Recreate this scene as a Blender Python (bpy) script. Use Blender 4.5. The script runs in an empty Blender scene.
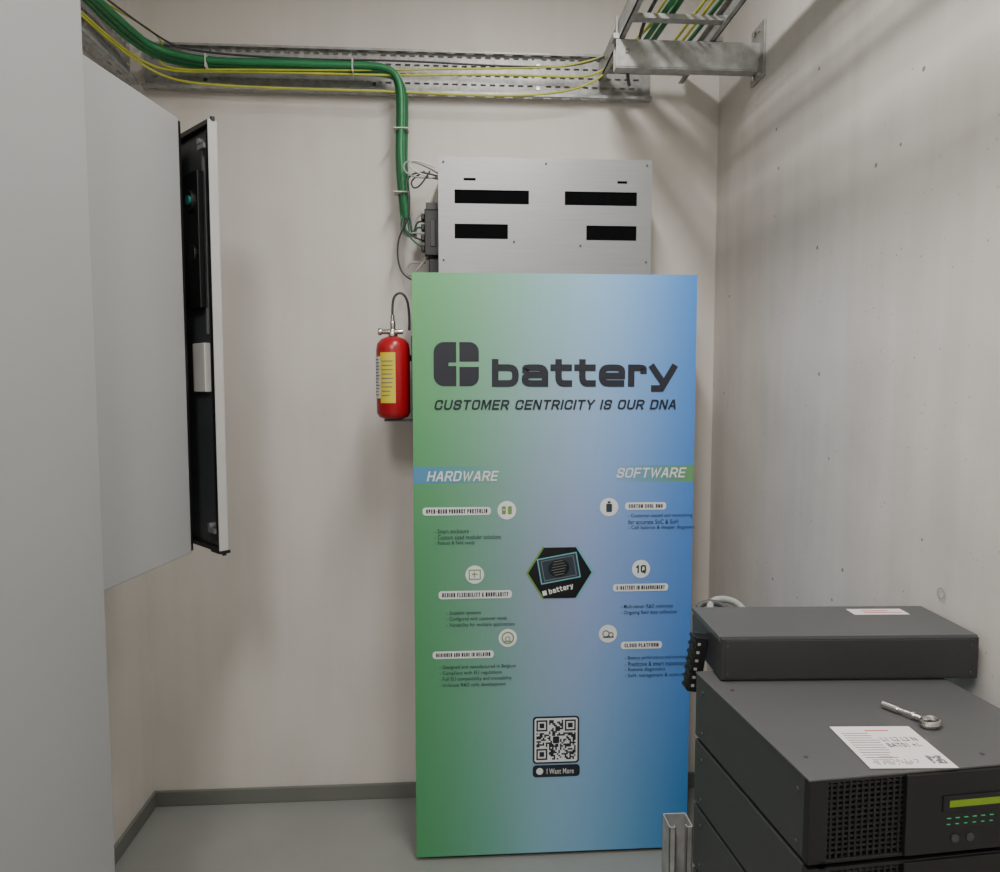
import bpy, bmesh, math, random
from mathutils import Vector, Matrix, Euler
random.seed(7)
SC=bpy.context.scene
def link(o):
    SC.collection.objects.link(o); return o
def s2l(c):
    return tuple(((v/255)/12.92 if v/255<=0.04045 else ((v/255+0.055)/1.055)**2.4) for v in c)+(1,)
# ---------------------------------------------------------------- materials
def mat(name,rgb,rough=0.5,metal=0.0,var=0.06,scale=8,bump=0.0,bscale=60,emis=None,estr=0,stretch=None,spec=None):
    m=bpy.data.materials.new(name); m.use_nodes=True
    nt=m.node_tree; b=nt.nodes['Principled BSDF']
    b.inputs['Roughness'].default_value=rough; b.inputs['Metallic'].default_value=metal
    if spec is not None: b.inputs['Specular IOR Level'].default_value=spec
    tc=nt.nodes.new('ShaderNodeTexCoord'); mp=nt.nodes.new('ShaderNodeMapping')
    nt.links.new(tc.outputs['Object'],mp.inputs['Vector'])
    if stretch: mp.inputs['Scale'].default_value=stretch
    n=nt.nodes.new('ShaderNodeTexNoise'); n.inputs['Scale'].default_value=scale; n.inputs['Detail'].default_value=5
    nt.links.new(mp.outputs[0],n.inputs['Vector'])
    r=nt.nodes.new('ShaderNodeValToRGB')
    c=s2l(rgb)
    r.color_ramp.elements[0].position=0.3; r.color_ramp.elements[1].position=0.7
    r.color_ramp.elements[0].color=tuple(v*(1-var) for v in c[:3])+(1,)
    r.color_ramp.elements[1].color=tuple(min(1,v*(1+var)) for v in c[:3])+(1,)
    nt.links.new(n.outputs['Fac'],r.inputs[0]); nt.links.new(r.outputs[0],b.inputs['Base Color'])
    if bump>0:
        n2=nt.nodes.new('ShaderNodeTexNoise'); n2.inputs['Scale'].default_value=bscale; n2.inputs['Detail'].default_value=4
        nt.links.new(mp.outputs[0],n2.inputs['Vector'])
        bp=nt.nodes.new('ShaderNodeBump'); bp.inputs['Strength'].default_value=bump; bp.inputs['Distance'].default_value=0.01
        nt.links.new(n2.outputs['Fac'],bp.inputs['Height']); nt.links.new(bp.outputs[0],b.inputs['Normal'])
    if emis:
        b.inputs['Emission Color'].default_value=s2l(emis); b.inputs['Emission Strength'].default_value=estr
    return m
def wallmat(name,rgb,rough,pits):
    m=mat(name,rgb,rough,0,0.05 if not pits else .09,2.5,0.07 if not pits else 0.11,22)
    nt=m.node_tree; b=nt.nodes['Principled BSDF']
    tc=nt.nodes.new('ShaderNodeTexCoord')
    base=b.inputs['Base Color'].links[0].from_socket
    # faint vertical roller / trowel streaks
    mp=nt.nodes.new('ShaderNodeMapping'); mp.inputs['Scale'].default_value=(9,9,.9)
    nt.links.new(tc.outputs['Object'],mp.inputs['Vector'])
    ns=nt.nodes.new('ShaderNodeTexNoise'); ns.inputs['Scale'].default_value=1.5; ns.inputs['Detail'].default_value=6
    nt.links.new(mp.outputs[0],ns.inputs['Vector'])
    rr_=nt.nodes.new('ShaderNodeValToRGB'); rr_.color_ramp.elements[0].position=.35; rr_.color_ramp.elements[1].position=.62
    d=.93 if pits else .965
    rr_.color_ramp.elements[0].color=(d,d*.992,d*.98,1); rr_.color_ramp.elements[1].color=(1,1,1,1)
    nt.links.new(ns.outputs['Fac'],rr_.inputs[0])
    mx=nt.nodes.new('ShaderNodeMixRGB'); mx.blend_type='MULTIPLY'; mx.inputs['Fac'].default_value=1
    nt.links.new(base,mx.inputs['Color1']); nt.links.new(rr_.outputs[0],mx.inputs['Color2']); base=mx.outputs[0]
    if pits:
        for sc,th,cc in ((9,.05,(.40,.35,.31,1)),(3.1,.028,(.55,.50,.45,1)),(17,.045,(.62,.58,.54,1)),(26,.07,(.80,.77,.74,1))):
            v=nt.nodes.new('ShaderNodeTexVoronoi'); v.inputs['Scale'].default_value=sc; v.inputs['Randomness'].default_value=1
            nt.links.new(tc.outputs['Object'],v.inputs['Vector'])
            lt=nt.nodes.new('ShaderNodeMath'); lt.operation='LESS_THAN'; lt.inputs[1].default_value=th
            nt.links.new(v.outputs['Distance'],lt.inputs[0])
            mx=nt.nodes.new('ShaderNodeMixRGB'); mx.blend_type='MULTIPLY'; mx.inputs['Color2'].default_value=cc
            nt.links.new(lt.outputs[0],mx.inputs['Fac']); nt.links.new(base,mx.inputs['Color1'])
            base=mx.outputs[0]
    nt.links.new(base,b.inputs['Base Color'])
    return m
M_wallb=wallmat('painted_concrete_back',(213,209,203),0.55,False)
M_wallr=wallmat('painted_concrete_side',(207,203,198),0.42,True)
M_floor=mat('floor_epoxy',(140,143,140),0.35,0,0.05,5,0.05,80)
M_base=mat('baseboard_paint',(112,115,110),0.45,0,0.05,6)
M_ceil=mat('ceiling_paint',(196,194,190),0.8)
M_cabL=mat('powder_coat_grey',(162,163,164),0.42,0,0.02,3,0.05,400)
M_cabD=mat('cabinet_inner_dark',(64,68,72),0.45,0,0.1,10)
M_edge=mat('door_edge_light',(176,176,174),0.4)
M_black=mat('black_plastic',(20,21,23),0.45,0,0.1,20)
M_void=mat('slot_black',(6,7,9),0.9,spec=.1)
M_steel=mat('brushed_steel',(150,152,154),0.45,0.6,0.05,6,0.05,30,stretch=(1,1,30))
M_galv=mat('galvanised_steel',(164,165,164),0.45,0.45,0.22,28,0.08,60)
M_chrome=mat('chrome',(200,198,194),0.22,1.0,0.03)
M_green=mat('cable_green',(40,124,76),0.4,0,0.12,12)
M_green2=mat('cable_green_dark',(28,100,62),0.4,0,0.12,12)
M_yel=mat('cable_yellow_green',(186,190,70),0.45,0,0.15,14)
M_grey=mat('cable_grey',(150,152,150),0.5)
M_dgrey=mat('cable_dark_grey',(60,62,64),0.5)
M_tie=mat('cable_tie_white',(205,205,200),0.5)
M_red=mat('extinguisher_red',(160,20,32),0.28,0,0.05,10)
M_laby=mat('label_yellow',(206,190,50),0.5)
M_labw=mat('label_white',(214,214,212),0.5)
M_labg=mat('label_print_grey',(110,112,114),0.6)
M_labr=mat('label_print_red',(196,60,66),0.6)
M_ups=mat('ups_dark_metal',(60,62,65),0.42,0.2,0.05,6,0.06,500)
M_upslit=mat('ups_metal_lit_top',(86,87,88),0.45,0.2,0.05,5,0.06,500)  # UPS metal for top faces, light from above put into the colour
M_upsb=mat('ups_box_metal',(52,53,55),0.4,0.15,0.05,5,0.06,500)
M_lcd=mat('lcd_screen',(110,140,24),0.3,0,0.02,5,emis=(130,170,20),estr=0.08)
M_led=mat('led_green',(60,160,110),0.3,0,0.02,5,emis=(60,200,120),estr=.2)
M_lamp=mat('lamp_diffuser',(255,250,240),0.4,0,0.01,5,emis=(255,248,240),estr=4)
M_ink=mat('print_ink_dark',(30,34,46),0.5)
M_inkm=mat('print_ink_mid',(42,58,70),0.5)
M_white=mat('print_white',(226,230,230),0.5)
M_hex=mat('print_hex_black',(16,18,22),0.45)
M_glow=mat('print_cyan',(110,180,195),0.5)
M_gg=mat('print_icon_green',(110,150,80),0.5)
M_paper=mat('paper_white',(222,219,218),0.7)
# ---------------------------------------------------------------- helpers
def root(name,loc=(0,0,0),rz=0):
    e=bpy.data.objects.new(name,None); e.location=loc; e.rotation_euler=(0,0,math.radians(rz)); e.empty_display_size=0.1
    return link(e)
class Mb:
    def __init__(s): s.v=[]; s.f=[]
    def box(s,lo,hi):
        i=len(s.v); x0,y0,z0=lo; x1,y1,z1=hi
        s.v+=[(x0,y0,z0),(x1,y0,z0),(x1,y1,z0),(x0,y1,z0),(x0,y0,z1),(x1,y0,z1),(x1,y1,z1),(x0,y1,z1)]
        s.f+=[tuple(i+k for k in q) for q in((0,3,2,1),(4,5,6,7),(0,1,5,4),(1,2,6,5),(2,3,7,6),(3,0,4,7))]
        return s
    def poly(s,pts):
        i=len(s.v); s.v+=[tuple(p) for p in pts]; s.f.append(tuple(range(i,i+len(pts)))); return s
    def prism(s,pts,z0,z1):
        n=len(pts); i=len(s.v)
        s.v+=[(p[0],p[1],z0) for p in pts]+[(p[0],p[1],z1) for p in pts]
        s.f.append(tuple(i+k for k in reversed(range(n)))); s.f.append(tuple(i+n+k for k in range(n)))
        for k in range(n): s.f.append((i+k,i+(k+1)%n,i+n+(k+1)%n,i+n+k))
        return s
    def cyl(s,p0,p1,r0,r1=None,n=20):
        if r1 is None: r1=r0
        p0=Vector(p0); p1=Vector(p1); d=(p1-p0).normalized()
        a=d.orthogonal().normalized(); b=d.cross(a); i=len(s.v)
        for p,r in((p0,r0),(p1,r1)):
            for k in range(n):
                t=2*math.pi*k/n; s.v.append(tuple(p+a*math.cos(t)*r+b*math.sin(t)*r))
        s.f.append(tuple(i+k for k in reversed(range(n)))); s.f.append(tuple(i+n+k for k in range(n)))
        for k in range(n): s.f.append((i+k,i+(k+1)%n,i+n+(k+1)%n,i+n+k))
        return s
    def lathe(s,prof,cx,cy,n=32,a0=0,a1=2*math.pi):
        full=abs(a1-a0-2*math.pi)<1e-4; i=len(s.v); m=n if full else n+1
        for r,z in prof:
            for k in range(m):
                t=a0+(a1-a0)*k/n; s.v.append((cx+r*math.cos(t),cy+r*math.sin(t),z))
        for j in range(len(prof)-1):
            for k in range(n):
                k2=(k+1)%m
                s.f.append((i+j*m+k,i+j*m+k2,i+(j+1)*m+k2,i+(j+1)*m+k))
        return s
    def done(s,name,m,parent=None,bevel=0,smooth=False):
        me=bpy.data.meshes.new(name); me.from_pydata(s.v,[],s.f); me.update()
        o=link(bpy.data.objects.new(name,me)); me.materials.append(m)
        if smooth:
            for p in me.polygons: p.use_smooth=True
        if bevel:
            b=o.modifiers.new('bevel','BEVEL'); b.width=bevel; b.segments=2; b.limit_method='ANGLE'
        if parent: o.parent=parent
        return o
def tube(name,pts,r,m,parent=None,smooth=True):
    c=bpy.data.curves.new(name,'CURVE'); c.dimensions='3D'; c.bevel_depth=r; c.bevel_resolution=3; c.resolution_u=10; c.use_fill_caps=True
    s=c.splines.new('NURBS'); s.points.add(len(pts)-1)
    for p,q in zip(s.points,pts): p.co=(q[0],q[1],q[2],1)
    s.order_u=3; s.use_endpoint_u=True
    c.materials.append(m)
    o=link(bpy.data.objects.new(name,c))
    if parent: o.parent=parent
    return o
# ---------------------------------------------------------------- room
XL,XR,YB,YF,ZC=-1.16,1.005,2.75,-1.6,3.25
Mb().box((XL-.1,YF-.1,-.1),(XR+.1,YB+.1,0)).done('floor',M_floor)
Mb().box((XL-.1,YF-.1,ZC),(XR+.1,YB+.1,ZC+.1)).done('ceiling',M_ceil)
Mb().box((XL-.1,YB,0),(XR+.1,YB+.1,ZC)).done('wall_back',M_wallb)
Mb().box((XL-.1,YF-.1,0),(XR+.1,YF,ZC)).done('wall_front',M_wallb)
Mb().box((XL-.1,YF,0),(XL,YB,ZC)).done('wall_left',M_wallb)
Mb().box((XR,YF,0),(XR+.1,YB,ZC)).done('wall_right',M_wallr)
Mb().box((XL,YB-.012,0),(XR,YB,.06)).done('baseboard_back',M_base,bevel=.003)
Mb().box((XL,YF,0),(XL+.012,YB-.012,.06)).done('baseboard_left',M_base,bevel=.003)
g=root('wall_anchor_socket')
mb=Mb()
for k in range(24):
    t0=2*math.pi*k/24; t1=2*math.pi*(k+1)/24
    mb.poly([(XR-.003,1.40+math.cos(t)*r,1.19+math.sin(t)*r) for t,r in((t0,.012),(t1,.012),(t1,.009),(t0,.009))])
mb.done('ring',mat('socket_grey',(160,154,146),.6),g)
# ---------------------------------------------------------------- battery cabinet
CX0,CX1,CY0,CY1,CZ=-.134,.802,2.357,2.735,1.98
g=root('battery_cabinet')
Mb().box((CX0+.004,CY0+.022,.03),(CX1-.004,CY1,CZ)).done('body',M_cabL,g,.004)
Mb().box((CX0+.015,CY0+.03,0),(CX1-.015,CY1-.02,.03)).done('plinth',M_black,g)
DZ=.014
W=CX1-CX0; H=CZ-DZ
def PH(x,y):
    T=582.; w=285-.0259*(y-275); w1=285-.0259*T
    v=(1/w-1/285)/(1/w1-1/285)
    xl=412+.0085*(y-275); s=(x-xl)/w
    u=s/(1.025-.025*s)
    return u*W,(1-v)*H
Mb().box((CX0,CY0+.001,DZ),(CX1,CY0+.02,CZ)).done('door_panel',M_dgrey,g,.002)
pm=bpy.data.materials.new('printed_gradient'); pm.use_nodes=True
nt=pm.node_tree; N=nt.nodes; L=nt.links; B=N['Principled BSDF']; B.inputs['Roughness'].default_value=.45; B.inputs['Specular IOR Level'].default_value=.35
tc=N.new('ShaderNodeTexCoord'); sx=N.new('ShaderNodeSeparateXYZ'); L.new(tc.outputs['Object'],sx.inputs[0])
def mth(op,a,b=None,clamp=False):
    n=N.new('ShaderNodeMath'); n.operation=op; n.use_clamp=clamp
    for i,v in enumerate((a,b)):
        if v is None: continue
        if isinstance(v,(int,float)): n.inputs[i].default_value=v
        else: L.new(v,n.inputs[i])
    return n.outputs[0]
U=mth('DIVIDE',sx.outputs['X'],W); V=mth('DIVIDE',sx.outputs['Z'],H)
def ramp(fac,stops):
    r=N.new('ShaderNodeValToRGB'); e=r.color_ramp.elements; r.color_ramp.interpolation='B_SPLINE'
    while len(e)<len(stops): e.new(.5)
    for k,(p,c) in enumerate(stops): e[k].position=p; e[k].color=s2l(c)
    L.new(fac,r.inputs[0]); return r.outputs[0]
def mix(f,a,b):
    n=N.new('ShaderNodeMixRGB')
    if isinstance(f,(int,float)): n.inputs[0].default_value=f
    else: L.new(f,n.inputs[0])
    for i,v in ((1,a),(2,b)):
        if isinstance(v,tuple): n.inputs[i].default_value=v
        else: L.new(v,n.inputs[i])
    return n.outputs[0]
top=ramp(U,[(0,(98,172,108)),(.25,(124,182,144)),(.5,(152,192,200)),(.72,(152,200,244)),(1,(52,132,222))])
mid=ramp(U,[(0,(76,146,92)),(.25,(110,160,136)),(.5,(152,162,198)),(.68,(142,170,216)),(1,(48,120,206))])
bot=ramp(U,[(0,(70,148,84)),(.3,(112,172,152)),(.52,(142,184,218)),(.75,(104,166,206)),(1,(48,120,190))])
f1=mth('MULTIPLY_ADD',V,2.2); f1.node.inputs[2].default_value=-1.2; f1.node.use_clamp=True
f2=mth('MULTIPLY_ADD',V,2.5); f2.node.inputs[2].default_value=-.1; f2.node.use_clamp=True
col=mix(f2,bot,mid); col=mix(f1,col,top)
bandv=mth('MULTIPLY',mth('GREATER_THAN',V,PH(420,485)[1]/H),mth('LESS_THAN',V,PH(420,468)[1]/H))
lf=mth('SUBTRACT',1,mth('MULTIPLY',U,3.2),True); rf=mth('MULTIPLY_ADD',U,3.4); rf.node.inputs[2].default_value=-2.4; rf.node.use_clamp=True
col=mix(mth('MULTIPLY',bandv,lf),col,s2l((84,140,186))); col=mix(mth('MULTIPLY',bandv,rf),col,s2l((104,156,96)))
L.new(col,B.inputs['Base Color'])
o=Mb().box((0,0,0),(W,.0015,H)).done('printed_front',pm,g); o.location=(CX0,CY0-.0005,DZ)
ART={}
def art(m,layer=1):
    k=(m.name,layer)
    if k not in ART: ART[k]=(Mb(),m,layer)
    return ART[k][0],-.0008*layer
def apoly(m,pts,layer=1,dy=0):
    a,y=art(m,layer); a.poly([(p[0],y-dy,p[1]) for p in pts])
def arect(m,x0,y0,x1,y1,layer=1,rad=0,dy=0):
    ax,az=PH(x0,y1); bx,bz=PH(x1,y0); rr(m,ax,az,bx,bz,rad,layer,dy=dy)
def rr(m,ax,az,bx,bz,rad,layer,corners=(1,1,1,1),dy=0):
    pts=[]
    for (cx,cz,a0,on) in((bx-rad,bz-rad,0,corners[0]),(ax+rad,bz-rad,90,corners[1]),(ax+rad,az+rad,180,corners[2]),(bx-rad,az+rad,270,corners[3])):
        if rad<=0 or not on:
            sx_={0:1,90:-1,180:-1,270:1}[a0]; sz_={0:1,90:1,180:-1,270:-1}[a0]
            pts.append((cx+sx_*rad,cz+sz_*rad))
        else:
            for k in range(7):
                t=math.radians(a0+15*k); pts.append((cx+rad*math.cos(t),cz+rad*math.sin(t)))
    apoly(m,pts,layer,dy)
def acirc(m,x,y,r,layer=1,n=28,rin=0,dy=0):
    cx,cz=PH(x,y)
    if rin:
        for k in range(n):
            t0=2*math.pi*k/n;t1=2*math.pi*(k+1)/n
            apoly(m,[(cx+q*math.cos(t),cz+q*math.sin(t)) for t,q in((t0,r),(t1,r),(t1,rin),(t0,rin))],layer,dy)
    else: apoly(m,[(cx+r*math.cos(2*math.pi*k/n),cz+r*math.sin(2*math.pi*k/n)) for k in range(n)],layer,dy)
TC={}
def glyphs(body,shear):
    k=(body,shear)
    if k in TC: return TC[k]
    c=bpy.data.curves.new('t','FONT'); c.body=body; c.offset=0.006; c.shear=shear; c.resolution_u=3; c.space_character=1.05
    o=link(bpy.data.objects.new('t',c)); bpy.context.view_layer.update()
    me=bpy.data.meshes.new_from_object(o.evaluated_get(bpy.context.evaluated_depsgraph_get()))
    vs=[(v.co.x,v.co.y) for v in me.vertices]; fs=[tuple(p.vertices) for p in me.polygons]
    bpy.data.objects.remove(o); bpy.data.curves.remove(c); bpy.data.meshes.remove(me)
    TC[k]=(vs,fs); return TC[k]
def fit(body,ax,az,bx,bz,shear=0):
    vs,fs=glyphs(body,shear)
    x0=min(v[0] for v in vs);x1=max(v[0] for v in vs);y0=min(v[1] for v in vs);y1=max(v[1] for v in vs)
    return [(ax+(v[0]-x0)/(x1-x0)*(bx-ax),az+(v[1]-y0)/(y1-y0)*(bz-az)) for v in vs],fs
def atext(m,body,x0,y0,x1,y1,layer=2):
    ax,az=PH(x0,y1); bx,bz=PH(x1,y0)
    vs,fs=fit(body,ax,az,bx,bz)
    a,y=art(m,layer); i=len(a.v); a.v+=[(v[0],y,v[1]) for v in vs]; a.f+=[tuple(i+k for k in f) for f in fs]
# --- square stroke lettering (each glyph = centre-line strokes, width 1 x height 1); 'r' = rounded corners
G={
'A':(1,['s',(0,0),(.42,1),(.58,1),(1,0)],['s',(.16,.30),(.84,.30)]),
'B':(1,['r',(0,.53),(.95,.53),(.95,1),(0,1),],['s',(0,0),(0,1)],['r',(.4,.53),(1,.53),(1,0),(0,0)]),
'C':(1,['r',(1,.72),(1,1),(0,1),(0,0),(1,0),(1,.28)]),
'D':(1,['s',(0,0),(0,1)],['r',(0,1),(1,1),(1,0),(0,0)]),
'E':(.88,['s',(1,1),(0,1),(0,0),(1,0)],['s',(0,.5),(.92,.5)]),
'F':(.85,['s',(1,1),(0,1),(0,0)],['s',(0,.48),(.9,.48)]),
'G':(1,['r',(1,.76),(1,1),(0,1),(0,0),(1,0),(1,.46),(.55,.46)]),
'H':(1,['s',(0,0),(0,1)],['s',(1,0),(1,1)],['s',(0,.5),(1,.5)]),
'I':(.02,['s',(.5,0),(.5,1)]),
'K':(.95,['s',(0,0),(0,1)],['s',(1,1),(.3,.5),(1,0)],['s',(0,.5),(.32,.5)]),
'L':(.82,['s',(0,1),(0,0),(1,0)]),
'M':(1.25,['s',(0,0),(0,1),(.12,1),(.5,.1),(.88,1),(1,1),(1,0)]),
'N':(1,['s',(0,0),(0,1),(.12,1),(.88,0),(1,0),(1,1)]),
'O':(1,['r',(.5,1),(0,1),(0,0),(1,0),(1,1),(.5,1)]),
'P':(.95,['s',(0,0),(0,1)],['r',(0,1),(1,1),(1,.42),(0,.42)]),
'Q':(1,['r',(.5,1),(0,1),(0,0),(1,0),(1,1),(.5,1)],['s',(.6,.2),(.9,-.1)]),
'R':(.98,['s',(0,0),(0,1)],['r',(0,1),(1,1),(1,.45),(0,.45)],['s',(.55,.45),(1,0)]),
'S':(.95,['r',(1,.74),(1,1),(0,1),(0,.52),(1,.52),(1,0),(0,0),(0,.26)]),
'T':(.95,['s',(0,1),(1,1)],['s',(.5,1),(.5,0)]),
'U':(1,['r',(0,1),(0,0),(1,0),(1,1)]),
'V':(1,['s',(0,1),(.5,0),(1,1)]),
'W':(1.45,['s',(0,1),(.25,0),(.5,.9),(.75,0),(1,1)]),
'Y':(1,['s',(0,1),(.5,.45),(1,1)],['s',(.5,.5),(.5,0)]),
'Z':(.95,['s',(0,1),(1,1),(0,0),(1,0)]),
'&':(1,['r',(1,0),(.2,.75),(.2,1),(.75,1),(.75,.7),(0,.4),(0,0),(.7,0),(1,.4)]),
'-':(.5,['s',(0,.45),(1,.45)]),
'1':(.35,['s',(0,.8),(.9,1),(.9,0)]),
'b':(1,['s',(0,1.33),(0,0)],['r',(0,1),(1,1),(1,0),(0,0)]),
'a':(1,['r',(.03,.86),(.03,1),(1,1),(1,0)],['r',(1,.54),(0,.54),(0,0),(1,0)]),
't':(.72,['r',(.28,1.33),(.28,0),(1,0)],['s',(-.06,1),(.98,1)]),
'e':(1,['r',(1,.48),(1,1),(0,1),(0,0),(.96,0)],['s',(0,.48),(1,.48)]),
'r':(.62,['s',(0,0),(0,1)],['r',(0,1),(1,1),(1,.82)]),
'y':(1.05,['s',(0,1),(.50,.04)],['s',(1,1),(.42,-.32),(.08,-.32)]),
}
def rounded(pts,r,asp):
    out=[pts[0]]
    for a,b,c in zip(pts,pts[1:],pts[2:]):
        a=Vector(a);b=Vector(b);c=Vector(c); d1=a-b;d2=c-b
        k1=min(r,d1.length*.48);k2=min(r,d2.length*.48); p=b+d1.normalized()*k1;q=b+d2.normalized()*k2
        for t in (0,.25,.5,.75,1):
            out.append(tuple((p*(1-t)**2+b*2*t*(1-t)+q*t*t)))
    out.append(pts[-1]); return out
def rot(pts,ang,ox,oz):
    c,s=math.cos(math.radians(ang)),math.sin(math.radians(ang))
    return [(ox+p[0]*c-p[1]*s,oz+p[0]*s+p[1]*c) for p in pts]
def sqtext(m,body,x0,x1,ybase,ytop,stroke,gap,layer=2,shear=0,rad=.26,rotang=None,org=None):
    if org is None:
        ax,az=PH(x0,ybase); bx,_=PH(x1,ybase); _,bz=PH(x0,ytop)
    else: ax,az,bx,bz=org
    hh=bz-az; st=stroke*hh
    cw=[0.6 if c==' ' else G[c][0] for c in body]
    fixed=sum((0 if c==' ' else st)+gap*hh for c in body)-gap*hh
    unit=(bx-ax-fixed)/sum(cw)
    x=ax
    for c,wc in zip(body,cw):
        if c==' ': x+=wc*unit+gap*hh; continue
        gw=wc*unit; hin=hh-st
        for si,S_ in enumerate(G[c][1:]):
            pts=[(x+st/2+p[0]*gw,az+st/2+p[1]*hin) for p in S_[1:]]
            if S_[0]=='r': pts=rounded(pts,rad*hh,1)
            P_=[Vector(p) for p in pts]; lft=[];rgt=[]; ns=[]
            for k in range(len(P_)-1):
                d=(P_[k+1]-P_[k]).normalized(); ns.append(Vector((-d.y,d.x)))
            closed=(P_[0]-P_[-1]).length<1e-6
            for k in range(len(P_)):
                if k==0: nn=ns[0];sc=1
                elif k==len(P_)-1: nn=ns[-1];sc=1
                else:
                    nn=(ns[k-1]+ns[k])
                    if nn.length<1e-4: nn=ns[k]
                    nn=nn.normalized(); sc=1/max(.45,nn.dot(ns[k]))
                lft.append(P_[k]+nn*st/2*sc); rgt.append(P_[k]-nn*st/2*sc)
            if not closed:
                for arr in (lft,rgt):
                    arr[0]=arr[0]-(P_[1]-P_[0]).normalized()*st*.5
                    arr[-1]=arr[-1]+(P_[-1]-P_[-2]).normalized()*st*.5
            for k in range(len(P_)-1):
                q=[rgt[k],rgt[k+1],lft[k+1],lft[k]]
                q=[(v.x+shear*(v.y-az),v.y) for v in q]
                if rotang is not None: q=rot([(v[0],v[1]) for v in q],rotang[0],rotang[1],rotang[2])
                apoly(m,q,layer,dy=.00012*si)
        x+=gw+st+gap*hh
# logo mark
ax,az=PH(434,388); bx,bz=PH(479,344); w=bx-ax; h=bz-az
rr(M_ink,ax,az,ax+w*.33,bz,.034,1,(0,1,1,0))
rr(M_ink,ax+w*.33,az,ax+w*.50,az+h*.46,0,1); rr(M_ink,ax+w*.33,bz-h*.46,ax+w*.50,bz,0,1)
rr(M_ink,ax+w*.57,az+h*.56,bx,bz,.030,1,(1,0,0,0)); rr(M_ink,ax+w*.57,az,bx,az+h*.44,.030,1,(0,0,0,1))
sqtext(M_ink,'battery',492,676,388.5,366,.295,.13,rad=.30)
sqtext(M_ink,'CUSTOMER CENTRICITY IS OUR DNA',434,675,411.5,401.5,.19,.15,shear=.22)
sqtext(M_white,'HARDWARE',427,497,482.5,472.5,.16,.14,shear=.22)
sqtext(M_white,'SOFTWARE',616,684,480.5,470.5,.16,.14,shear=.22)
for (x0,y0,x1,y1,t) in ((423,508.5,491,516.5,'OPEN-MESH PRODUCT PORTFOLIO'),(625,505.5,666,513,'CUSTOM COOL BMS'),
  (439,592,512,600,'DESIGN FLEKIBILITY & MODULARITY'),(613,588,668,595.5,'E-BATTERY IN MEASUREMENT'),(433,652,494,659.5,'DESIGNED AND MADE IN BELGIUM'),(621,646.5,662,654,'CLOUD PLATFORM')):
    arect(M_white,x0,y0,x1,y1,1,.010); sqtext(M_ink,t,x0+3.5,x1-3.5,y1-1.8,y0+1.8,.20,.16)
for (x,y) in ((507,512),(609,510),(475,576),(641,573),(508,640),(608,638)):
    acirc(M_white,x,y,.031,1)
def icon(kind,x,y,m):
    if kind==0:
        arect(m,x-5,y-4,x-1,y+4,2,.003); arect(m,x+1,y-4,x+5,y+4,2,.003); arect(M_white,x-4,y-1,x-2,y+0,3)
    if kind==1:
        arect(m,x-3,y-3.5,x+3,y+5,2,.004); arect(m,x-1.5,y-6,x+1.5,y-4,2)
    if kind==2:
        for j,(a,b,c,d) in enumerate(((-6,-5,6,-4),(-6,4,6,5),(-6,-5,-5,5),(5,-5,6,5),(-3,-1,3,0),(-1,-3,0,3))): arect(m,x+a,y+b,x+c,y+d,2,dy=.00005*j)
    if kind==3:
        sqtext(m,'1Q',x-5,x+5,y+4,y-4,.2,.2)
    if kind==4:
        acirc(m,x,y,.021,2,rin=.017); acirc(m,x,y+1,.009,2,rin=.006); arect(m,x-4,y+3,x+4,y+4,2,dy=.0001)
    if kind==5:
        acirc(m,x-2,y,.012,2,rin=.009); acirc(m,x+3,y+1,.009,2,rin=.006,dy=.0001); arect(m,x-5,y+3,x+6,y+4,2,dy=.0002)
icon(0,507,512,M_gg); icon(1,609,510,M_inkm); icon(2,475,576,M_gg); icon(3,641,573,M_inkm); icon(4,508,640,M_gg); icon(5,608,638,M_inkm)
for (x,y,ls) in ((435,530,(('- Smart enclosure',34),('- Custom sized modular solutions',66),('- Robust & field ready',40))),
   (628,517,(('- Customer-tested and monitoring',64),('  for accurate SoC & SoH',50),('- Cell balance & deeper diagnosis',66))),
   (447,612,(('- Scalable systems',34),('- Configured with customer needs',60),('- Versatility for multiple applications',68))),
   (621,609,(('- Multi-sector R&D continuity',52),('- Ongoing field data collection',56))),
   (440,666,(('- Designed and manufactured in Belgium',76),('- Compliant with EU regulations',62),('- Full EU compatibility and traceability',72),('- In-house R&D cells development',66))),
   (625,661,(('- Battery performance and monitoring',66),('- Predictive & smart maintenance',64),('- Remote diagnostics',40),('- SoH, management & control',58)))):
    for k,(t,wd) in enumerate(ls):
        atext(M_inkm,t,x,y+k*6,x+wd,y+k*6+4.6)
cx,cz=PH(560,575.5); R=.107
hx=[(cx+R*math.cos(math.radians(60*k)),cz+R*.93*math.sin(math.radians(60*k))) for k in range(6)]
hx2=[(cx+R*1.07*math.cos(math.radians(60*k)),cz+R*.99*math.sin(math.radians(60*k))) for k in range(6)]
for k in (0,5): apoly(M_glow,[(cx,cz),hx2[k],hx2[(k+1)%6]],1)
for k in (2,3): apoly(M_gg,[(cx,cz),hx2[k],hx2[(k+1)%6]],1)
apoly(M_hex,hx,2)
def frame(m,w_,h_,t_,layer,ox,oz,ang):
    for (a,b,c,d) in((-w_,-h_,w_,-h_+t_),(-w_,h_-t_,w_,h_),(-w_,-h_+t_,-w_+t_,h_-t_),(w_-t_,-h_+t_,w_,h_-t_)):
        apoly(m,rot([(a,b),(c,b),(c,d),(a,d)],ang,ox,oz),layer)
ox,oz=cx-.004,cz+.016
apoly(M_inkm,rot([(-.066,-.042),(.066,-.042),(.066,.042),(-.066,.042)],10,ox,oz),3)
frame(M_glow,.068,.044,.004,4,ox,oz,10)
frame(M_labg,.056,.035,.003,4,ox,oz,10)
apoly(M_hex,rot([(.036*math.cos(k*.393),.030*math.sin(k*.393)) for k in range(16)],10,ox,oz),5)
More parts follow.
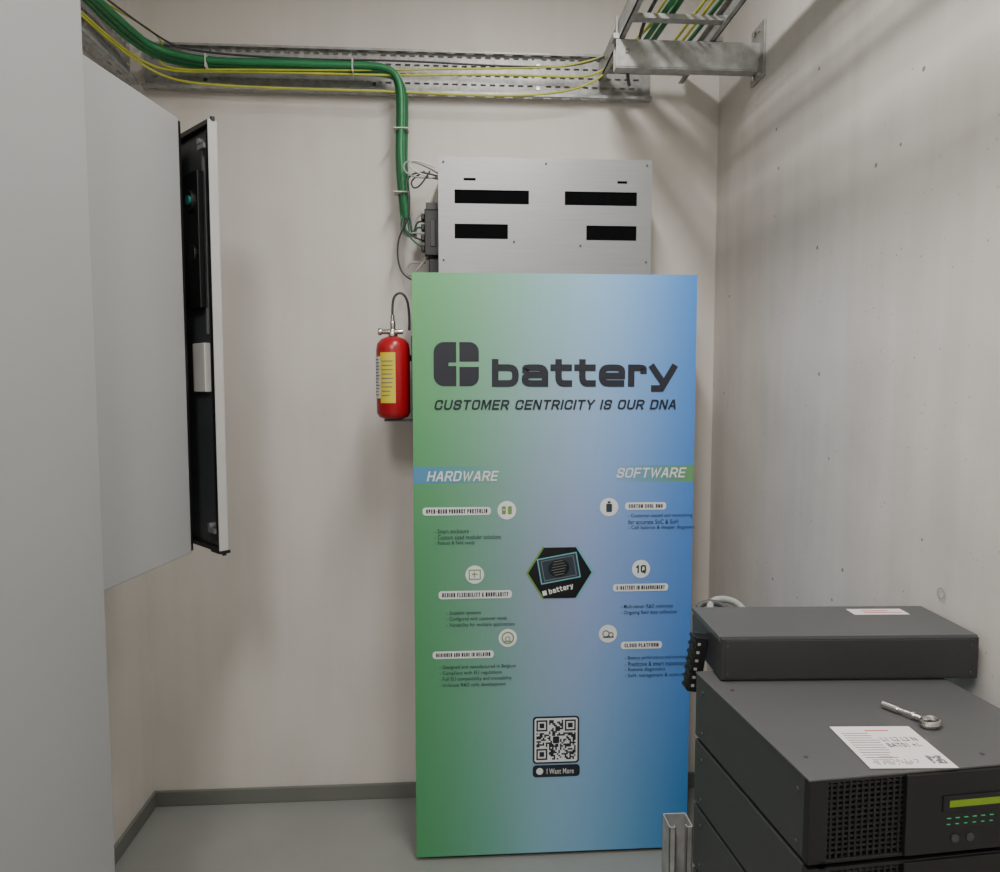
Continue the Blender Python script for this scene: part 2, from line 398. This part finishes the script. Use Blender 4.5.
for k in range(6):
    apoly(M_labg,rot([(-.026+.004*abs(k-2),-.022+.009*k),(.026-.004*abs(k-3),-.022+.009*k),(.026-.004*abs(k-3),-.0195+.009*k),(-.026+.004*abs(k-2),-.0195+.009*k)],10,ox,oz),6)
sqtext(M_white,'battery',0,0,0,0,.25,.17,layer=5,org=(-.034,-.008,.050,.006),rotang=(14,cx-.004,cz-.056))
apoly(M_white,rot([(-.056,-.008),(-.042,-.008),(-.042,.008),(-.056,.008)],14,cx-.004,cz-.056),5)
qx0,qz0=PH(536.5,763.5); qx1,qz1=PH(576,723.5)
ax,az=PH(533,767.5); bx,bz=PH(579.5,720)
rr(M_ink,ax,az,bx,bz,.012,1); rr(M_white,ax+.006,az+.006,bx-.006,bz-.006,.008,2)
n=25; cs=(qx1-qx0)/n; ch=(qz1-qz0)/n
def fin(i,j):
    for (a,b) in((0,0),(0,n-7),(n-7,n-7)):
        u_,v_=i-a,j-b
        if -1<=u_<=7 and -1<=v_<=7:
            if not(0<=u_<=6 and 0<=v_<=6): return False
            return u_ in(0,6) or v_ in(0,6) or (2<=u_<=4 and 2<=v_<=4)
    return None
for i_ in range(n):
    for j_ in range(n):
        f=fin(i_,j_)
        if f is None: f=random.random()<.5 and not(10<=i_<=14 and 10<=j_<=14)
        if f:
            x=qx0+i_*cs; z=qz0+j_*ch
            apoly(M_ink,[(x,z),(x+cs,z),(x+cs,z+ch),(x,z+ch)],3)
rr(M_ink,(qx0+qx1)/2-.011,(qz0+qz1)/2-.012,(qx0+qx1)/2+.011,(qz0+qz1)/2+.012,.004,3,dy=.0002)
arect(M_ink,533,769,580,781,1,.012); acirc(M_white,540,775,.012,2); atext(M_white,'I Want More',547,772.5,574,778)
for k,(a,m,l) in ART.items():
    o=a.done('print_'+m.name+'_%d'%l,m,g); o.location=(CX0,CY0-.0007,DZ)
# ---------------------------------------------------------------- enclosure on top
g=root('ventilated_inverter_enclosure')
EX0,EX1,EY0,EY1,EZ0,EZ1=-.05,.683,2.50,2.735,CZ+.0005,2.388
Mb().box((EX0,EY0+.003,EZ0),(EX1,EY1,EZ1)).done('housing',M_steel,g,.003)
def eh(x,y): return EX0+(x-438)/214*(EX1-EX0), EZ1-(y-158)/720*2.56
slots=[(454,190,528,203),(564,190,637,203),(454,222,507,236),(586,222,637,236),(463,179,475,181.5),(617,179.5,627,182)]
S=[]
for (a,b,c,d) in slots:
    x0,z1=eh(a,b-1.5); x1,z0=eh(c,d-1.5); S.append((x0,x1,z0,z1))
xs=sorted({EX0,EX1,*[s[0] for s in S],*[s[1] for s in S]}); zs=sorted({EZ0,EZ1,*[s[2] for s in S],*[s[3] for s in S]})
mb=Mb()
for i in range(len(xs)-1):
    for j in range(len(zs)-1):
        mx_,mz_=(xs[i]+xs[i+1])/2,(zs[j]+zs[j+1])/2
        if any(s[0]<mx_<s[1] and s[2]<mz_<s[3] for s in S): continue
        mb.box((xs[i],EY0-.004,zs[j]),(xs[i+1],EY0,zs[j+1]))
mb.done('front_plate',M_steel,g)
Mb().box((EX0+.02,EY0,EZ0+.02),(EX1-.02,EY0+.0028,EZ1-.02)).done('vent_filter',M_void,g)
mb=Mb()
for s in S[:4]:
    k=s[0]+.012
    while k<s[1]: mb.box((k,EY0-.001,s[2]),(k+.002,EY0,s[3])); k+=.014
mb.done('vent_fins',M_void,g)
mb=Mb()
for (x,y) in((443,163),(647,163),(443,255),(647,255),(513,237),(580,240),(545,163)):
    a_,b_=eh(x,y); mb.cyl((a_,EY0-.007,b_),(a_,EY0-.003,b_),.0035,n=12)
mb.done('screws',M_dgrey,g)
mb=Mb(); mb.box((EX0-.05,2.56,2.07),(EX0,2.66,2.23)).box((EX0-.035,2.57,1.995),(EX0,2.65,2.06))
for k in range(4): mb.box((EX0-.062,2.565,2.085+k*.036),(EX0-.05,2.60,2.107+k*.036))
mb.done('terminal_block',M_black,g,.003)
mb=Mb().box((EX0-.045,2.556,2.225),(EX0-.004,2.60,2.25)).box((EX0-.03,2.556,2.10),(EX0-.012,2.5595,2.19))
mb.done('terminal_cover',M_dgrey,g,.002)
# ---------------------------------------------------------------- fire extinguisher
g=root('fire_extinguisher')
ex,ey=-.202,2.43; r=.056
mb=Mb(); mb.lathe([(0,1.505),(.030,1.506),(.048,1.512),(r,1.527),(r,1.735),(.053,1.755),(.040,1.771),(.020,1.779),(0,1.78)],ex,ey,36)
mb.done('cylinder_body',M_red,g,smooth=True)
def rad(a): return math.radians(a)
mb=Mb(); mb.lathe([(r+.0012,1.575),(r+.0012,1.712)],ex,ey,16,rad(186),rad(228)); mb.done('label_left',M_labw,g,smooth=True)
mb=Mb(); mb.lathe([(r+.0014,1.56),(r+.0014,1.725)],ex,ey,16,rad(228),rad(282)); mb.done('label_right',M_laby,g,smooth=True)
mb=Mb()
for k in range(12):
    z=1.70-k*.0105
    mb.lathe([(r+.002,z),(r+.002,z+.0035)],ex,ey,10,rad(192+random.random()*6),rad(218+random.random()*8))
for k in range(9):
    z=1.695-k*.014
    mb.lathe([(r+.002,z),(r+.002,z+.0035)],ex,ey,8,rad(234),rad(262+random.random()*14))
mb.done('label_print',M_labg,g,smooth=True)
mb=Mb(); mb.cyl((ex,ey,1.779),(ex,ey,1.803),.016).cyl((ex-.040,ey-.005,1.795),(ex+.034,ey-.005,1.795),.0085).cyl((ex-.048,ey-.005,1.795),(ex-.036,ey-.005,1.795),.012).cyl((ex,ey,1.803),(ex,ey,1.83),.009).cyl((ex,ey-.03,1.785),(ex,ey,1.785),.008)
mb.done('valve',M_chrome,g,.001,True)
mb=Mb().box((-.140,ey-.03,1.51),(-.1355,ey+.04,1.78)).box((ex+.0,ey+.040,1.70),(-.1355,ey+.056,1.72)).box((ex-.03,ey-.02,1.498),(-.136,ey+.03,1.504))
mb.done('bracket',M_dgrey,g)
tube('discharge_hose',[(ex,ey,1.825),(ex-.002,ey,1.87),(ex+.005,ey-.005,1.915),(ex+.032,ey-.008,1.925),(ex+.050,ey-.004,1.90),(ex+.056,ey+.0,1.84),(ex+.054,ey+.0,1.80)],.0042,M_dgrey,g)
tube('hose_coupling',[(ex,ey,1.83),(ex-.001,ey,1.85)],.007,M_chrome,g)
# ---------------------------------------------------------------- cable tray back + left
def perf(mb,org,du,dv,Lu,Lv,rows,pitch=.036,sl=.023,sh=.008):
    n=int(Lu/pitch); p=Lu/n; rh=Lv/rows
    O=Vector(org); du=Vector(du); dv=Vector(dv)
    def q(a,b,c,d): mb.poly([O+du*a+dv*b,O+du*c+dv*b,O+du*c+dv*d,O+du*a+dv*d])
    for j in range(rows):
        b0=j*rh; m0=b0+(rh-sh)/2; m1=m0+sh
        q(0,b0,Lu,m0); q(0,m1,Lu,b0+rh)
        off=0 if j%2==0 else p/2
        k=-1; prev=0
        while True:
            s0=off+k*p+(p-sl)/2; s1=s0+sl; k+=1
            if s0<0.004: continue
            if s1>Lu-.004: break
            q(prev,m0,s0,m1); prev=s1
        q(prev,m0,Lu,m1)
Z0,Z1=2.672,2.832; TY=2.735; X0=XL+.062
g=root('cable_tray')
mb=Mb(); perf(mb,(X0,TY,Z0),(1,0,0),(0,0,1),.735-X0,Z1-Z0,5,.034,.020,.007)
perf(mb,(X0,TY-.032,Z0),(1,0,0),(0,1,0),.735-X0,.032,1,.068,.03,.008)
perf(mb,(X0,TY-.018,Z1),(1,0,0),(0,1,0),.735-X0,.018,1,.068,.03,.006)
mb.box((X0,TY-.034,Z0),(.735,TY-.032,Z0+.010)).box((X0,TY-.020,Z1-.008),(.735,TY-.018,Z1))
mb.done('perforated_plate',M_galv,g)
mb=Mb()
for x in (-.9,-.3,.3,.7): mb.box((x,TY+.001,Z0+.01),(x+.03,YB-.001,Z1-.01))
mb.done('standoffs',M_galv,g)
mb=Mb()
for x in (-.9,-.3,.3,.68):
    for z in (Z0+.04,Z1-.04): mb.cyl((x+.015,TY-.006,z),(x+.015,TY,z),.008,n=6)
mb.done('bolts',M_chrome,g)
g=root('cable_tray')
mb=Mb(); perf(mb,(XL+.014,1.53,Z0),(0,1,0),(0,0,1),1.2,Z1-Z0,5,.034,.020,.007)
perf(mb,(XL+.014,1.53,Z0),(0,1,0),(1,0,0),1.16,.045,1,.068,.03,.008)
mb.box((XL+.057,1.53,Z0),(XL+.060,2.69,Z0+.012)).box((XL+.057,1.53,Z1-.012),(XL+.060,2.69,Z1))
mb.done('perforated_plate',M_galv,g)
mb=Mb()
for y in (1.6,2.3): mb.box((XL+.001,y,Z0+.01),(XL+.013,y+.03,Z1-.01))
mb.done('standoffs',M_galv,g)
# ---------------------------------------------------------------- cable bundle
g=root('green_cable_bundle')
offs=[(0,0),(.019,.004),(-.002,.020),(.017,.022),(.034,.012)]
for k,(a,b) in enumerate(offs):
    zz=2.722+b; yy=2.665-a
    xx=-.190-b*1.0+.02
    pts=[(XL+.06+a*.6,1.53,2.77+b),(XL+.06+a*.6,1.9,2.775+b),(XL+.065+a*.6,2.3,2.77+b),(XL+.085+a,2.52,2.76+b),(XL+.14+a*.3,yy-.03,2.745+b),(-.88,yy,zz+.004),(-.75,yy,zz),(-.55,yy-.003,zz+.004*(k%2)),(-.40,yy,zz),(xx-.10,yy,zz+.002),(xx-.03,yy,zz-.008),(xx,yy,zz-.055),(xx+.003,yy,2.58),(xx-.003,yy,2.45),(xx+.003*(k%3),yy,2.36),(xx+.008,yy+.01,2.27),(xx+.004*k,yy+.02,2.215)]
    tube('green_cable_%d'%k,pts,.0105,M_green if k%2==0 else M_green2,g)
mb=Mb()
for z in (2.52,2.30): mb.box((-.209,2.618,z),(-.157,2.676,z+.0035))
for x in (-.85,-.35): mb.box((x,2.617,2.710),(x+.0035,2.676,2.756))
mb.done('ties',M_tie,g)
for k in range(6):
    z=2.10+k*.022
    tube('lead_%d'%k,[(-.178+.005*k,2.66,2.235),(-.190+.01*k,2.64,2.19-.006*k),(-.17+.008*k,2.60,2.165-.008*k),(-.13,2.585,z+.01),(-.10,2.58,z)],.0034,M_green2 if k%3==0 else M_dgrey if k%3==1 else M_grey,g)
tube('lead_sheath',[(-.178,2.665,2.23),(-.185,2.65,2.18),(-.175,2.64,2.16),(-.15,2.62,2.15)],.010,M_grey,g)
g=root('grey_signal_wires')
tube('loop_a',[(-.05,2.60,2.36),(-.10,2.585,2.385),(-.165,2.58,2.40),(-.175,2.58,2.36),(-.12,2.58,2.335),(-.05,2.59,2.345)],.0032,M_grey,g)
tube('loop_b',[(-.05,2.60,2.35),(-.12,2.59,2.37),(-.17,2.585,2.33),(-.15,2.58,2.26),(-.16,2.59,2.19),(-.195,2.61,2.14),(-.20,2.62,2.06),(-.175,2.62,2.00),(-.13,2.60,1.985)],.0032,M_dgrey,g)
tube('loop_c',[(-.05,2.60,2.34),(-.11,2.57,2.345),(-.16,2.57,2.38),(-.13,2.56,2.40),(-.06,2.58,2.375)],.0028,M_labw,g)
tube('loop_e',[(-.085,2.59,2.08),(-.12,2.58,2.03),(-.15,2.60,2.0),(-.17,2.62,2.02),(-.15,2.61,2.06),(-.1,2.6,2.05)],.0034,M_grey,g)
tube('loop_f',[(-.08,2.57,2.36),(-.11,2.57,2.31),(-.14,2.58,2.30),(-.15,2.60,2.34),(-.10,2.61,2.37)],.003,M_dgrey,g)
g=root('yellow_earth_wires')
for k,(a,b) in enumerate(((0,0),(.012,.010))):
    tube('earth_%d'%k,[(XL+.05,1.53,2.72+b),(XL+.05,2.1,2.715+b),(XL+.06,2.45,2.72+b),(XL+.10,2.62,2.71+b),(-.97,2.655-a,2.675+b*2.5),(-.8,2.66-a,2.664+b*4.5),(-.5,2.66-a,2.660+b*5),(-.2,2.655-a,2.658+b*5),(.1,2.66-a,2.652+b*5+.02*k),(.35,2.66-a,2.662+b*4+.02*k),(.50,2.655-a,2.70+b*2),(.57,2.63-a,2.755+b),(.61,2.50,2.77),(.64,2.3,2.77),(.65,1.6,2.77),(.65,1.0,2.77)],.0042,M_yel,g)
tube('earth_loop',[(XL+.07,2.35,2.80),(XL+.10,2.5,2.82),(-.98,2.63,2.80),(-1.02,2.63,2.72),(-.93,2.64,2.705),(-.8,2.64,2.712),(-.4,2.64,2.718),(0,2.64,2.735),(.3,2.65,2.75),(.45,2.64,2.76),(.56,2.6,2.785)],.0035,M_yel,g)
tube('earth_drop',[(-1.11,2.0,1.10),(-1.108,2.02,1.16),(-1.115,2.03,.98),(-1.12,2.0,.86),(-1.15,2.0,.80)],.004,M_yel,g)
g=root('black_data_cable')
tube('run',[(XL+.08,2.2,2.79),(-1.0,2.6,2.79),(-.9,2.66,2.775),(-.5,2.67,2.765),(-.2,2.665,2.77),(.2,2.67,2.76),(.5,2.65,2.76),(.6,2.55,2.79)],.0035,M_dgrey,g)
# ---------------------------------------------------------------- wall bracket and ladder tray
g=root('cantilever_wall_bracket')
BY=2.385
mb=Mb()
mb.box((XR-.008,BY-.05,2.612),(XR-.0005,BY+.05,2.79))
mb.box((.525,BY+.018,2.638),(XR-.008,BY+.022,2.728)).box((.525,BY-.018,2.724),(XR-.008,BY+.02,2.728)).box((.525,BY-.018,2.638),(XR-.008,BY+.02,2.642)).box((.525,BY-.020,2.642),(XR-.008,BY-.017,2.727))
mb.done('arm_and_plate',M_galv,g,.001)
mb=Mb()
for (z,y) in((2.77,0),(2.63,0),(2.77,.03),(2.63,.03)): mb.cyl((XR-.016,BY-.015+y,z),(XR-.007,BY-.015+y,z),.009,n=6)
mb.cyl((.56,BY-.026,2.69),(.56,BY-.019,2.69),.008,n=6)
mb.done('bolts',M_chrome,g)
g=root('ladder_cable_tray')
mb=Mb()
for x,s in((.535,1),(.85,-1)):
    mb.box((min(x,x+.004*s),.2,2.73),(max(x,x+.004*s),2.70,2.79))
    a,b=(x,x+.018) if s>0 else (x-.018,x)
    mb.box((a,.2,2.73),(b,2.70,2.733)).box((a,.2,2.787),(b,2.70,2.79))
y=2.62
while y>.3:
    mb.box((.539,y,2.737),(.846,y+.03,2.752)); y-=.37
mb.box((.515,BY-.02,2.7285),(.534,BY+.02,2.745)).box((.851,BY-.02,2.7285),(.875,BY+.02,2.745)).box((.525,BY-.015,2.745),(.529,BY-.005,2.80)).box((.860,BY-.015,2.745),(.864,BY-.005,2.80))
mb.done('rails_and_rungs',M_galv,g)
mb=Mb()
for x in (.50,.875): mb.cyl((x,1.72,2.70),(x,1.72,ZC-.001),.005,n=10)
mb.box((.49,1.70,2.71),(.895,1.74,2.729)); mb.done('trapeze_hanger',M_galv,g)
g=root('ladder_cables')
for k,(x,m,r) in enumerate(((.665,M_green,.009),(.69,M_green2,.009),(.76,M_yel,.005),(.785,M_yel,.005),(.81,M_green2,.007))):
    tube('tray_cable_%d'%k,[(x-.03,2.58,2.755+r),(x-.02,2.4,2.756+r),(x,2.1,2.760+r),(x+.012*(-1)**k,1.7,2.754+r),(x-.005,1.2,2.754+r),(x,.4,2.753+r)],r,m,g)
tube('tray_cable_loop',[(.60,2.60,2.74),(.575,2.63,2.72),(.585,2.60,2.76),(.63,2.45,2.79),(.70,2.2,2.79),(.72,1.8,2.77),(.72,1.2,2.76)],.005,M_yel,g)
tube('tray_cable_black',[(.64,2.66,2.70),(.62,2.64,2.75),(.63,2.5,2.775),(.60,2.3,2.765),(.62,1.9,2.765),(.60,1.2,2.76)],.006,M_dgrey,g)
# ---------------------------------------------------------------- tall cabinet (left foreground)
g=root('tall_equipment_cabinet')
Mb().box((XL+.02,-.3,.10),(-.745,1.50,2.95)).done('carcass',M_cabL,g,.004)
Mb().box((-.742,-.3,.11),(-.72,1.505,2.94)).done('side_panel',M_cabL,g,.003)
Mb().box((XL+.03,-.28,0),(-.76,1.48,.10)).done('plinth',M_black,g)
# ---------------------------------------------------------------- wall-mounted cabinet with two leaves
g=root('wall_mounted_cabinet')
WZ0,WZ1=1.159,2.32
mb=Mb()
bx0,bx1,by0,by1=XL+.002,-.86,1.53,2.26
mb.box((bx0,by0,WZ0),(bx0+.01,by1,WZ1)).box((bx0,by0,WZ0),(bx1,by0+.01,WZ1)).box((bx0,by1-.01,WZ0),(bx1,by1,WZ1)).box((bx0,by0,WZ0),(bx1,by1,WZ0+.01)).box((bx0,by0,WZ1-.01),(bx1,by1,WZ1))
mb.done('carcass',M_cabL,g,.002)
Mb().box((bx0+.012,by0+.03,WZ0+.03),(bx0+.03,by1-.03,WZ1-.03)).box((bx0+.03,1.65,1.3),(bx0+.15,2.1,1.6)).box((bx0+.03,1.65,1.7),(bx0+.18,2.1,1.95)).done('mounting_plate_and_modules',M_black,g,.003)
def slab(p,q,t):
    p=Vector(p);q=Vector(q);d=(q-p).normalized();nrm=Vector((d.y,-d.x))*t
    a=[p,q,q-nrm,p-nrm]
    return [(v.x,v.y) for v in a]
mb=Mb(); mb.prism(slab((-.80,1.53),(-.721,2.0),.022),WZ0,WZ1); mb.done('door_leaf_near',M_cabL,g,.003)
mb=Mb(); mb.prism(slab((-.7225,2.001),(-.7205,2.012),.02),WZ0+.005,WZ1-.005); mb.done('door_edge_gasket',M_black,g)
hx_,hy_=-.86,2.235; fx,fy=-.642,2.0
d=Vector((hx_-fx,hy_-fy)); Ld=d.length; ang=math.atan2(d.y,d.x)
leaf=bpy.data.objects.new('door_leaf_open',None); link(leaf); leaf.parent=g; leaf.location=(fx,fy,0); leaf.rotation_euler=(0,0,ang)
Mb().box((0,-.022,WZ0),(Ld,-.018,WZ1)).done('outer_skin',M_cabL,leaf,.001)
Mb().box((.008,-.018,WZ0+.012),(Ld-.01,-.012,WZ1-.012)).done('inner_skin',M_cabD,leaf)
Mb().box((0,-.020,WZ0),(.004,.004,WZ1)).done('free_edge_flange',M_edge,leaf,.001)
Mb().box((.005,-.018,WZ0),(Ld,.004,WZ0+.012)).box((.005,-.018,WZ1-.012),(Ld,.004,WZ1)).box((.016,-.012,WZ0+.03),(.024,.002,WZ1-.03)).done('flanges_dark',M_black,leaf)
mb=Mb()
for z in (WZ0+.05,WZ1-.07): mb.box((.02,-.012,z),(.06,.008,z+.012)).cyl((.045,-.012,z+.02),(.045,.012,z+.02),.008)
mb.box((.060,-.012,1.76),(.066,-.006,2.25)); mb.done('hinge_fittings',M_steel,leaf)
Mb().box((.055,-.012,1.60),(.13,.006,1.735)).done('document_pocket',M_labw,leaf,.002)
mb=Mb()
mb.box((.06,-.012,1.83),(.16,.010,2.20)).cyl((.10,.008,2.12),(.10,.022,2.12),.030).cyl((.10,.008,1.98),(.10,.016,1.98),.024)
mb.done('relay_modules',M_black,leaf,.002)
Mb().cyl((.085,.018,2.12),(.085,.028,2.12),.012).done('indicator',mat('teal_lamp',(30,110,100),.3),leaf)
mb=Mb().cyl((.002,-.01,WZ0-.010),(.002,-.01,WZ0+.002),.006).cyl((.002,-.01,WZ1-.002),(.002,-.01,WZ1+.008),.006).box((-.006,-.024,WZ0-.004),(.05,.006,WZ0+.004)); mb.done('lock_pins',M_black,leaf)
# ---------------------------------------------------------------- UPS stack
UZ=1.06
g=root('ups_stack',(.502,.955,0),4.6)
UW,UD=.455,.392
Mb().box((.006,.014,0),(UW-.006,UD-.006,UZ-.004)).done('core',M_black,g)
zt=UZ
mb=Mb()
while zt>.04:
    z0=max(zt-.1295,0.0); mb.box((0,.014,z0+.0025),(UW,UD,zt-.0018)); zt-=.1325
mb.done('module_shells',M_ups,g,.002)
Mb().box((-.001,.0,UZ-.004),(UW+.001,UD+.001,UZ)).done('top_cover',M_upslit,g,.0015)
mb=Mb()
for zc in (UZ,UZ-.1325,UZ-.265):
    for (yy,dz) in((.03,-.03),(.03,-.11),(.36,-.03),(.36,-.11)):
        mb.cyl((-.002,yy,zc+dz),(.001,yy,zc+dz),.004,n=10)
for (xx,yy) in((.03,.06),(.03,.30),(.43,.05),(.22,.05),(.30,.03)): mb.cyl((xx,yy,UZ-.001),(xx,yy,UZ+.0010),.0035,n=12)
mb.done('screws',M_dgrey,g)
bez=Mb(); gr=Mb(); pan=Mb(); lcd=Mb(); led=Mb(); bp_=Mb()
PX=.150
for q in range(8):
    t=UZ-q*.1325-.002; b=max(t-.126,0.004)
    bez.box((0,.0,b),(.030,.014,t)).box((.016,.0,t-.006),(UW,.014,t)).box((.016,0,b),(UW,.014,b+.006)).box((UW-.012,0,b),(UW,.014,t))
    x=.034
    while x<PX: gr.box((x,.002,b+.006),(x+.0035,.007,t-.006)); x+=.0098
    z=b+.012
    while z<t-.008: gr.box((.030,.003,z),(PX,.008,z+.0035)); z+=.0078
    x=PX+.20
    while x<UW-.014: gr.box((x,.002,b+.006),(x+.0035,.007,t-.006)); x+=.0098
    bp_.box((.030,.010,b+.004),(UW-.012,.0138,t-.004))
    pan.box((PX,-.004,b+.002),(PX+.197,.012,t-.002))
    if q==0:
        e=.013
        pan.box((PX+.058,-.006,t-.048-e),(PX+.174,-.004,t-.024-e))
        lcd.box((PX+.068,-.0065,t-.041-e),(PX+.156,-.005,t-.031-e))
        for j in range(6):
            led.box((PX+.066+j*.014,-.0055,t-.0590-e),(PX+.072+j*.014,-.004,t-.0582-e))
            led.box((PX+.066+j*.014,-.0055,t-.0680-e),(PX+.071+j*.014,-.004,t-.0674-e))
bez.done('bezels',M_black,g,.0015); gr.done('grilles',M_black,g); bp_.done('grille_back',M_void,g); pan.done('display_panel',M_black,g,.002); lcd.done('lcd',M_lcd,g); led.done('status_leds',M_led,g)
mb=Mb()
mb.cyl((PX+.08,-.006,UZ-.105),(PX+.08,-.003,UZ-.105),.006).cyl((PX+.105,-.006,UZ-.105),(PX+.105,-.003,UZ-.105),.006)
mb.done('buttons',M_dgrey,g)
# box on UPS
g=root('rack_power_box',(.500,1.294,UZ+.0025),-2.5)
Mb().box((0,0,0),(.492,.19,.081)).done('housing',M_upsb,g,.0025)
Mb().box((.008,-.001,.004),(.484,.001,.077)).done('front_face',M_upsb,g,.001)
Mb().box((-.002,.008,.072),(.494,.188,.0825)).done('lid',M_upslit,g,.001)
mb=Mb()
for (x,z) in((.012,.012),(.012,.066),(.477,.012),(.477,.066)): mb.cyl((x,-.003,z),(x,0,z),.003,n=10)
mb.done('screws',M_dgrey,g)
mb=Mb()
for x in (.03,.46): mb.cyl((x,.02,-.002),(x,.02,0),.008,n=12)
mb.done('feet',M_black,g)
Mb().box((.320,.130,.0825),(.435,.166,.0832)).done('label',M_labw,g)
Mb().box((.345,.140,.0832),(.425,.143,.0836)).box((.345,.151,.0832),(.40,.154,.0836)).done('label_print',M_labr,g)
tube('rear_cable_a',[(.05,.185,.05),(.05,.25,.06),(.08,.28,.075),(.13,.28,.065),(.15,.25,.03),(.17,.19,.03)],.008,M_grey,g)
tube('rear_cable_b',[(.10,.185,.05),(.09,.24,.068),(.06,.27,.070),(.03,.26,.06),(.02,.24,.02),(.06,.188,.03)],.007,M_dgrey,g)
# terminal strip at rear-left of UPS
g=root('terminal_strip',(.478,1.375,1.005),0); g.rotation_euler=(0,math.radians(8),0)
Mb().box((-.015,0,0),(.012,.03,.112)).done('strip_body',M_black,g,.002)
mb=Mb()
for k in range(6): mb.box((-.009,-.0015,.011+k*.017),(-.003,.0,.016+k*.017))
mb.done('contacts',M_grey,g)
mb=Mb()
for k in range(7): mb.box((-.018,.0,.004+k*.017),(-.015,.028,.010+k*.017))
mb.done('ribs',M_black,g)
# paper, key
g=root('instruction_sheet',(.604,.977,UZ+.0012),-3)
w_,h_=.13,.128
Mb().box((0,0,0),(w_,h_,.0005)).done('sheet',M_paper,g)
mb=Mb()
for k in range(11):
    y=.104-k*.0075; mb.box((.008,y,.0005),(.048+random.random()*.012,y+.0014,.0009))
for k in range(4):
    for j in range(20):
        if random.random()<.6: mb.box((.012+j*.0036,.010+k*.004,.0005),(.012+j*.0036+.0022,.012+k*.004,.0009))
for i_ in range(8):
    for j_ in range(8):
        if random.random()<.6: mb.box((.100+i_*.0028,.012+j_*.0028,.0005),(.1028+i_*.0028,.0148+j_*.0028,.0009))
mb.done('print',M_labg,g)
Mb().box((.05,.112,.0005),(.088,.1145,.0009)).box((.03,.030,.0005),(.05,.032,.0009)).done('print_red',M_labr,g)
vs,fs=fit('L1 L2 L3 N\nBAT01 +/-',.062,.060,.118,.092)
mm=Mb(); mm.v=[(v[0],v[1],.0009) for v in vs]; mm.f=fs; mm.done('handwriting',M_inkm,g)
g=root('cabinet_key',(.779,1.10,UZ+.0065))
g.rotation_euler=(0,0,math.atan2(1.165-1.10,.744-.779))
mb=Mb(); NN=28
def PK(k,j):
    t=2*math.pi*k/NN; s=2*math.pi*j/8
    return ((.0115+.005*math.cos(s))*math.cos(t)*.95,(.0165+.005*math.cos(s))*math.sin(t),.0055*math.sin(s))
for k in range(NN):
    for j in range(8): mb.poly([PK(k,j),PK(k+1,j),PK(k+1,j+1),PK(k,j+1)])
mb.done('bow',M_chrome,g,0,True)
Mb().cyl((.014,0,0),(.060,0,0),.0052).cyl((.052,0,0),(.080,0,0),.0066).cyl((.024,0,0),(.030,0,0),.0066).done('shank',M_chrome,g,.0008)
Mb().box((.030,-.004,-.005),(.045,.004,.004)).done('bit',M_chrome,g)
# ---------------------------------------------------------------- strut post
g=root('steel_strut_channel')
sx0,sx1,sy0,sy1,sz=.440,.490,1.40,1.45,.708
mb=Mb().box((sx0,sy0,.006),(sx0+.003,sy1,sz)).box((sx1-.003,sy0,.006),(sx1,sy1,sz)).box((sx0,sy1-.003,.006),(sx1,sy1,sz)).box((sx0,sy0,.006),(sx0+.014,sy0+.003,sz)).box((sx1-.014,sy0,.006),(sx1,sy0+.003,sz)).box((sx0+.011,sy0,.006),(sx0+.014,sy0+.010,sz)).box((sx1-.014,sy0,.006),(sx1-.011,sy0+.010,sz))
mb.done('channel',M_galv,g,.0008)
Mb().box((sx0-.02,sy0-.01,0),(sx1+.02,sy1+.01,.006)).done('foot_plate',M_galv,g)
# ---------------------------------------------------------------- lights
def lamp(loc,size,power,col=(1,.96,.915)):
    g=root('ceiling_light_fixture',loc)
    Mb().box((-size[0]/2-.02,-size[1]/2-.02,0),(size[0]/2+.02,size[1]/2+.02,.049)).done('housing',M_edge,g,.004)
    Mb().box((-size[0]/2,-size[1]/2,-.012),(size[0]/2,size[1]/2,0)).done('diffuser',M_lamp,g,.004)
    l=bpy.data.lights.new('lamp','AREA'); l.shape='RECTANGLE'; l.size=size[0]; l.size_y=size[1]; l.energy=power; l.color=col
    o=link(bpy.data.objects.new('lamp',l)); o.parent=g; o.location=(0,0,-.02)
lamp((.26,1.25,3.2),(.12,1.2),36)
lamp((-.36,-.6,3.2),(.34,1.2),54)
w=bpy.data.worlds.new('world'); SC.world=w; w.use_nodes=True
w.node_tree.nodes['Background'].inputs[0].default_value=(.05,.05,.05,1)
# ---------------------------------------------------------------- camera
cd=bpy.data.cameras.new('camera'); cam=link(bpy.data.objects.new('camera',cd))
cam.location=(0,0,1.62); cam.rotation_euler=(math.radians(90-4.08),0,math.radians(-3.65))
cd.sensor_width=36; cd.lens=25.92; cd.clip_start=.02
SC.camera=cam
